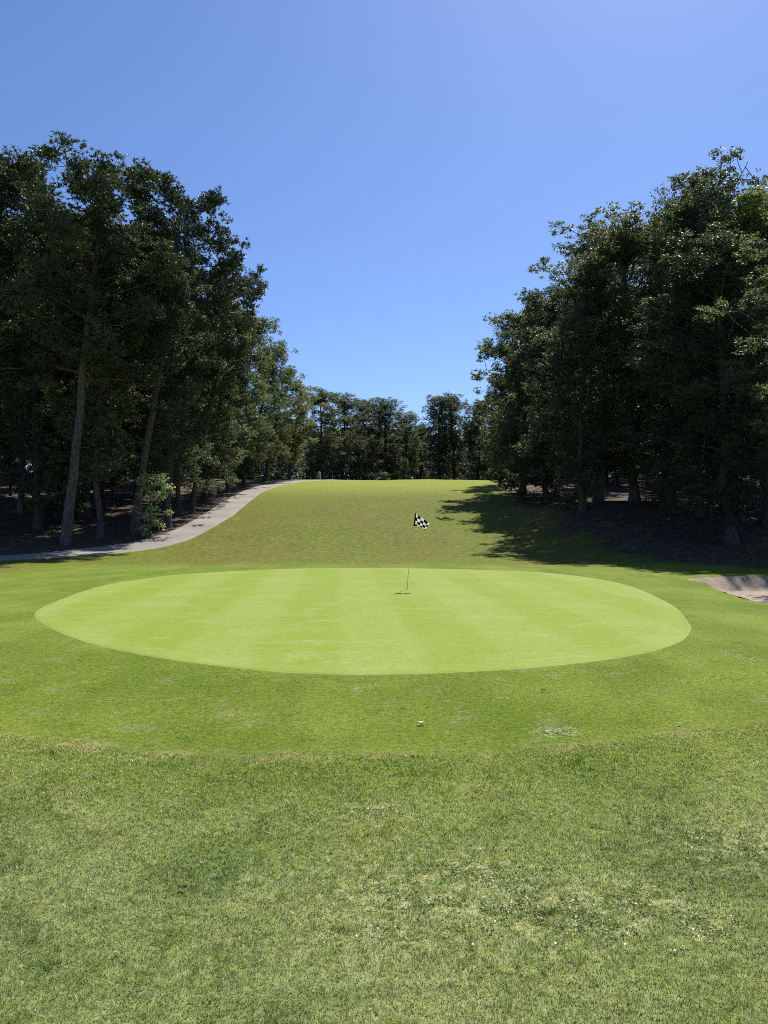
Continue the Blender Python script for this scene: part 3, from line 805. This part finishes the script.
# far-off woods beyond the trees one can tell apart: one mass of foliage
r = np.random.default_rng(77)
nc = 5000
th = r.uniform(R(-62), R(62), nc)
rad = r.uniform(0, 1, nc)
fx = np.sin(th) * (135 + 50 * rad); fyy = np.cos(th) * (135 + 50 * rad)
fx2 = np.where(np.abs(th) < R(26), fx, np.sign(th) * (62 + 25 * rad)); fy2 = np.where(np.abs(th) < R(26), np.maximum(fyy, 168 + 20 * rad), np.abs(62 + 25 * rad) / np.tan(np.abs(th) + 1e-3))
gzz = hz0(fx2, fy2)
hh = np.where(np.abs(th) < R(26), 17, 16)
cz = gzz + r.uniform(0, 1, nc) ** 0.9 * hh * (0.75 + 0.25 * vnoise(fx2, fy2, 6))
CC = np.stack([fx2, fy2, cz], 1)
nlv = 260000
ix = r.integers(0, nc, nlv)
C = CC[ix] + r.normal(0, 1.0, (nlv, 3)) * np.array([1, 1, .75])
C = C[C[:, 1] > 12]
V, Fq, rn = leaf_quads(C, 0.75, 0.3, 0.75, r)
fw = obj('distant_woods', np_mesh('distant_woods', V, Fq, m_leaf, {'rnd': rn}, False))
tag(fw, 'dark mass of distant woods closing every gap between the trunks', 'woods', None, 'stuff')

# ------------------------------------------------------------------ flagstick on the green
hx, hy = on_ground(407, 589.3)
tx, ty, tz = at_depth(415.5, 512.5, hy)
root = bpy.data.objects.new('golf_flagstick', None); link(root); root.location = (hx, hy, 0.006)
tag(root, 'thin leaning pole with a small black and white checkered flag in the green', 'golf flag')
top = np.array([tx - hx, 0.0, tz - 0.006])
m_pole = simple('pole_fibreglass', (0.66, 0.62, 0.26), 0.4, 0.5, (0.58, 0.54, 0.22), 3)
m_cup = simple('cup_plastic', (0.10, 0.11, 0.06), 0.5, 0.3)
m_dark = simple('cup_shade_black', (0.02, 0.02, 0.018), 0.9, 0.1)
mb = MB(); ts = np.linspace(-0.0, 1, 9)
bend = np.column_stack([top[0] * (ts ** 1.15), 0 * ts, top[2] * ts]); bend[0, 2] = -0.1
mb.tube(bend, np.linspace(0.0085, 0.0055, 9), 10)
obj('pole', mb.build('pole', m_pole), root)
mb = MB(); mb.tube([(top[0], 0, top[2] - 0.01), (top[0] + .001, 0, top[2] + 0.012), (top[0] + .001, 0, top[2] + 0.02)], [0.009, 0.011, 0.004], 10)
obj('finial', mb.build('finial', m_pole), root)
# cloth: 35 x 50 cm, gathered at the hoist and blown out and down to the right
m_flag, t, b, out = mat_new('checkered_cloth'); N = NB(t)
uvn = N.n('ShaderNodeUVMap'); uvn.uv_map = 'UVMap'
ck = N.n('ShaderNodeTexChecker'); N.set(ck.inputs[0], N.scale(uvn.outputs[0], (4.5, 3.5, 1))); ck.inputs['Scale'].default_value = 1.0
ck.inputs[1].default_value = (0.02, 0.02, 0.022, 1); ck.inputs[2].default_value = (0.88, 0.88, 0.88, 1)
N.set(b.inputs['Base Color'], ck.outputs[0]); b.inputs['Roughness'].default_value = 0.7
trn = N.n('ShaderNodeBsdfTranslucent'); N.set(trn.inputs[0], ck.outputs[0]); mx = N.n('ShaderNodeMixShader'); mx.inputs[0].default_value = 0.68
t.links.new(b.outputs[0], mx.inputs[1]); t.links.new(trn.outputs[0], mx.inputs[2]); t.links.new(mx.outputs[0], out.inputs[0])
px2m = hy / FPX
def ipt(px, py, dep=0.0):
    x, y, z = at_depth(px, py, hy); return np.array([x - hx, dep, z - 0.006])
nu, nv = 25, 13
# rows: top edge and bottom edge of the hanging cloth, in cloth coordinates u (hoist->fly)
topE = [ipt(415.7, 513.0, 0), ipt(418.0, 515.3, .05), ipt(421.5, 517.8, -.03), ipt(425.5, 520.3, .03), ipt(429.4, 523.4, -.02)]
botE = [ipt(414.0, 526.0, 0), ipt(417.6, 526.0, .06), ipt(420.6, 527.2, -.05), ipt(422.7, 528.4, .04), ipt(425.0, 530.2, -.03)]
topC = catmull(topE, 6, False); botC = catmull(botE, 6, False)
V = []; UV = []
for i in range(nu):
    for j in range(nv):
        s = j / (nv - 1); p = topC[i] * (1 - s) + botC[i] * s
        p = p + np.array([0, 0.022 * math.sin(i * 0.75 + s * 3.0) * min(1, i / 4), 0])
        V.append(p); UV.append((i / (nu - 1), s))
Fq = [(i * nv + j, (i + 1) * nv + j, (i + 1) * nv + j + 1, i * nv + j + 1) for i in range(nu - 1) for j in range(nv - 1)]
me = np_mesh('flag', V, Fq, m_flag)
uvl = me.uv_layers.new(name='UVMap')
UV = np.array(UV); li = np.zeros(len(me.loops), int); me.loops.foreach_get('vertex_index', li); uvl.data.foreach_set('uv', UV[li].astype(np.float32).ravel())
fo = obj('flag', me, root); sm = fo.modifiers.new('thick', 'SOLIDIFY'); sm.thickness = 0.0025
mb = MB(); mb.tube([topE[0] + [.002, 0, 0], (topE[0] + botE[0]) / 2 + [.004, 0, 0], botE[0] + [.004, 0, 0]], [.016, .024, .022], 8)
obj('sleeve', mb.build('sleeve', simple('black_cloth', (0.02, 0.02, 0.022), 0.8, 0.2)), root)
# cup rim on the turf; flat dark disc paints the shade of the hole
mb = MB()
a = np.linspace(0, 2 * math.pi, 32, endpoint=False); mv = []; mf = []
for rr, zz in ((0.054, 0.0035), (0.057, 0.0035), (0.0575, 0.0)): mv += [(rr * math.cos(q), rr * math.sin(q), zz) for q in a]
for k in range(2):
    for j in range(32): mf.append((k * 32 + j, (k + 1) * 32 + j, (k + 1) * 32 + (j + 1) % 32, k * 32 + (j + 1) % 32))
obj('cup_rim', np_mesh('cup_rim', mv, mf, m_cup), root)
mv = [(0.054 * math.cos(q), 0.054 * math.sin(q), 0.0028) for q in a]; me = bpy.data.meshes.new('cup_shade_disc'); me.from_pydata(mv, [], [tuple(range(32))]); me.materials.append(m_dark)
obj('cup_shade_disc', me, root)

# ------------------------------------------------------------------ crest: litter bin and small sign
bx, by, _ = at_depth(319, 479, 104)
bz = float(hz0(bx, by))
root = bpy.data.objects.new('litter_bin', None); link(root); root.location = (bx, by, bz)
tag(root, 'pale grey drum shaped litter bin on the crest where the path disappears', 'bin')
m_bin = simple('bin_concrete', (0.42, 0.41, 0.38), 0.85, 0.2, (0.33, 0.32, 0.29), 4, 0.3)
m_lid = simple('bin_lid', (0.10, 0.11, 0.10), 0.5, 0.4)
mb = MB(); mb.tube([(0, 0, 0), (0, 0, .04), (0, 0, .08), (0, 0, .86), (0, 0, .9)], [.30, .31, .29, .27, .26], 24)
obj('body', mb.build('body', m_bin), root)
mb = MB(); mb.tube([(0, 0, .902), (0, 0, .95), (0, 0, 1.05), (0, 0, 1.09)], [.29, .29, .19, .05], 24)
obj('lid', mb.build('lid', m_lid), root)
sx_, sy_, _ = at_depth(300, 478, 107)
root = bpy.data.objects.new('small_sign', None); link(root); root.location = (sx_, sy_, float(hz0(sx_, sy_)))
tag(root, 'small white board on a short post under the crest trees, left of the bin', 'sign')
m_wood = simple('post_wood', (0.13, 0.10, 0.075), 0.85, 0.2); m_white = simple('board_paint', (0.75, 0.75, 0.72), 0.5, 0.4)
mb = MB(); mb.tube([(0, 0, -.2), (0, 0, 1.2)], [.045, .045], 8); obj('post', mb.build('post', m_wood), root)
def box_mb(mb, c, s):
    c = np.array(c); s = np.array(s) / 2
    v = [c + s * np.array(k) for k in [(-1, -1, -1), (1, -1, -1), (1, 1, -1), (-1, 1, -1), (-1, -1, 1), (1, -1, 1), (1, 1, 1), (-1, 1, 1)]]
    mb.add(v, [(0, 3, 2, 1), (4, 5, 6, 7), (0, 1, 5, 4), (1, 2, 6, 5), (2, 3, 7, 6), (3, 0, 4, 7)])
mb = MB(); box_mb(mb, (0, -.06, 1.05), (.55, .03, .38)); obj('board', mb.build('board', m_white, False), root)

# ------------------------------------------------------------------ grass blades on the lawn near the camera
r = np.random.default_rng(21)
def blades(n, ymin, ymax, h, wdt, p=1.6):
    # depth drawn so that blades per square metre fall with distance
    u = r.random(n)
    a_, b_ = ymin ** (2 - p), ymax ** (2 - p)
    y = (a_ + (b_ - a_) * u) ** (1 / (2 - p))
    x = r.uniform(-1, 1, n) * (0.58 * y + 0.7)
    keep = (sdist(x, y, GREEN) > 0.015)
    keep &= r.random(n) < 1 - 0.97 * smooth((y - 7.5) / 5.5)
    x, y = x[keep], y[keep]
    z = zfast(x, y)
    za = zone_attrs(x, y)
    rough = za['rough']
    patch = vnoise(x, y, 0.30) * 0.6 + vnoise(x + 3, y, 0.11) * 0.4
    hh = (h * (0.35 + 0.65 * rough)) * r.uniform(0.55, 1.3, len(x)) * (0.65 + 0.8 * patch * rough + 0.25 * (1 - rough))
    hh = hh * (1 + 1.1 * rough * smooth((vnoise(x + 11, y, 0.085) - 0.80) / 0.10))
    ww = wdt * (y / 3.2) ** 0.75 * r.uniform(0.7, 1.3, len(x))
    az = r.uniform(0, 2 * math.pi, len(x)); ln = np.abs(r.normal(1.0, 0.7, len(x)))
    # tufts lean together
    la = vnoise(x, y, 0.14) * 12 + r.normal(0, 1.4, len(x))
    d = np.stack([np.cos(la), np.sin(la)], 1) * (ln * hh)[:, None]
    sx = np.cos(az) * ww / 2; sy = np.sin(az) * ww / 2
    v0 = np.stack([x - sx, y - sy, z - 0.003], 1); v1 = np.stack([x + sx, y + sy, z - 0.003], 1)
    mx_, my_ = x + d[:, 0] * .35, y + d[:, 1] * .35
    v2 = np.stack([mx_ + sx * .85, my_ + sy * .85, z + hh * .6], 1); v3 = np.stack([mx_ - sx * .85, my_ - sy * .85, z + hh * .6], 1)
    v4 = np.stack([x + d[:, 0] + sx * .15, y + d[:, 1] + sy * .15, z + hh], 1); v5 = np.stack([x + d[:, 0] - sx * .15, y + d[:, 1] - sy * .15, z + hh], 1)
    V = np.stack([v0, v1, v2, v3, v4, v5], 1).reshape(-1, 3)
    k = np.arange(len(x))[:, None] * 6
    F = np.stack([k + [0, 1, 2, 3], k + [3, 2, 4, 5]], 1).reshape(-1, 4)
    at = {k_: np.repeat(v_, 6) for k_, v_ in za.items()}
    at['rnd'] = np.repeat(r.random(len(x)), 6)
    at['wood'] = np.zeros(len(x) * 6)
    return V, F, at
def zfast(x, y):
    # bilinear height of the ground sheet itself, so roots sit exactly in it
    xi = np.clip(np.searchsorted(X, x) - 1, 0, nx - 2); yi = np.clip(np.searchsorted(Y, y) - 1, 0, ny - 2)
    fx = (x - X[xi]) / (X[xi + 1] - X[xi]); fy = (y - Y[yi]) / (Y[yi + 1] - Y[yi])
    Z = gz.reshape(ny, nx)
    return (Z[yi, xi] * (1 - fx) + Z[yi, xi + 1] * fx) * (1 - fy) + (Z[yi + 1, xi] * (1 - fx) + Z[yi + 1, xi + 1] * fx) * fy
V, F, at = blades(680000, 2.1, 13.0, 0.012, 0.0030)
gb = obj('grass', np_mesh('grass', V, F, m_blade, at, False))
tag(gb, 'short grass blades of the lawn in front of and around the green', 'grass', None, 'stuff')

# low broad-leaved weeds in the worn patches
def weed_col(N):
    rr = N.attr('rnd'); c = N.mix(rr, (0.15, 0.20, 0.06), (0.30, 0.32, 0.14)); return c
m_weed = leaf_like('weed_leaf', weed_col, 0.3, 0.45, 0.4, 1.2)
cs = []
for wx, wy, wr in WEEDS[:9] + WEEDS[10:]:
    n = int(2600 * wr)
    q = r.normal(0, 1, (n, 2)) * np.array([wr * 0.75, wr * 0.5]) + (wx, wy)
    q = np.round(q / 0.03) * 0.03 + r.normal(0, 0.012, q.shape)      # small rosettes
    keep = vnoise(q[:, 0], q[:, 1], 0.09) > 0.42
    cs.append(q[keep])
cs = np.concatenate(cs)
C = np.column_stack([cs, zfast(cs[:, 0], cs[:, 1]) + r.uniform(0.006, 0.022, len(cs))])
V, Fq, rn = leaf_quads(C, 0.0125, 0.9, 0.75, r)
tag(obj('lawn_weeds', np_mesh('lawn_weeds', V, Fq, m_weed, {'rnd': rn}, False)), 'pale small leaved weeds spreading in worn patches of the front lawn', 'weeds', None, 'stuff')

# dry clippings, one strip patch right of centre on the mown band
def strips(name, px, py, n, sx_, sy_, label, col):
    cx, cy = on_ground(px, py)
    x = cx + r.normal(0, sx_, n); y = cy + r.normal(0, sy_, n); z = zfast(x, y) + r.uniform(0.008, 0.016, n)
    a = r.uniform(0, math.pi, n); L = r.uniform(0.015, 0.05, n) / 2; ww = 0.0022
    dx, dy = np.cos(a) * L, np.sin(a) * L; ox, oy = -np.sin(a) * ww, np.cos(a) * ww; tl = r.normal(0, 0.006, n)
    V = np.stack([np.stack([x - dx - ox, y - dy - oy, z - tl], 1), np.stack([x + dx - ox, y + dy - oy, z + tl], 1), np.stack([x + dx + ox, y + dy + oy, z + tl], 1), np.stack([x - dx + ox, y - dy + oy, z - tl], 1)], 1).reshape(-1, 3)
    me = np_mesh(name, V, np.arange(4 * n).reshape(-1, 4), col, None, False)
    tag(obj(name, me), label, 'clippings', None, 'stuff')
m_straw = simple('straw', (0.38, 0.37, 0.26), 0.7, 0.3, (0.28, 0.27, 0.16), 30)
strips('dry_clippings', 555, 732, 70, 0.085, 0.05, 'pale dry clippings lying on the mown band right of centre', m_straw)
strips('dry_clippings', 752, 659, 110, 0.16, 0.16, 'pale dry clippings around a scuff in the turf near the right border', m_straw)

# single fallen leaves
m_dleaf = simple('dry_leaf', (0.09, 0.06, 0.03), 0.7, 0.2, (0.05, 0.035, 0.02), 40)
m_pleaf = simple('pale_leaf', (0.55, 0.52, 0.42), 0.6, 0.4, (0.3, 0.22, 0.15), 40)
def leaf_obj(px, py, L, az, mat, label, curl=0.35):
    x, y = on_ground(px, py); z = float(zfast(np.array([x]), np.array([y]))[0])
    V = []; nu_, nv_ = 9, 5
    for i in range(nu_):
        s = i / (nu_ - 1); wd_ = 0.32 * L * math.sin(math.pi * min(1, s * 0.93 + 0.05)) ** 0.7
        for j in range(nv_):
            q = (j / (nv_ - 1) - .5) * 2
            V.append(((s - .5) * L, q * wd_, curl * L * (q * q * .6 + (s - .4) ** 2)))
    F = [(i * nv_ + j, (i + 1) * nv_ + j, (i + 1) * nv_ + j + 1, i * nv_ + j + 1) for i in range(nu_ - 1) for j in range(nv_ - 1)]
    o = obj('fallen_leaf', np_mesh('fallen_leaf', V, F, mat)); o.location = (x, y, z + 0.016); o.rotation_euler = (0.1, 0.15, az)
    sm = o.modifiers.new('thick', 'SOLIDIFY'); sm.thickness = 0.001
    tag(o, label, 'leaf', 'fallen leaves on the lawn')
leaf_obj(421, 725, 0.06, 0.4, m_pleaf, 'pale curled leaf on the mown band straight in front of the flag')
leaf_obj(182, 891, 0.045, 0.1, m_dleaf, 'small brown leaf lying in the rough at the lower left')
leaf_obj(679, 726, 0.035, 1.2, m_pleaf, 'tiny whitish leaf near the cut line towards the right border')
leaf_obj(543, 692, 0.045, 0.2, m_dleaf, 'dark brown leaf between the green and the pale clippings')
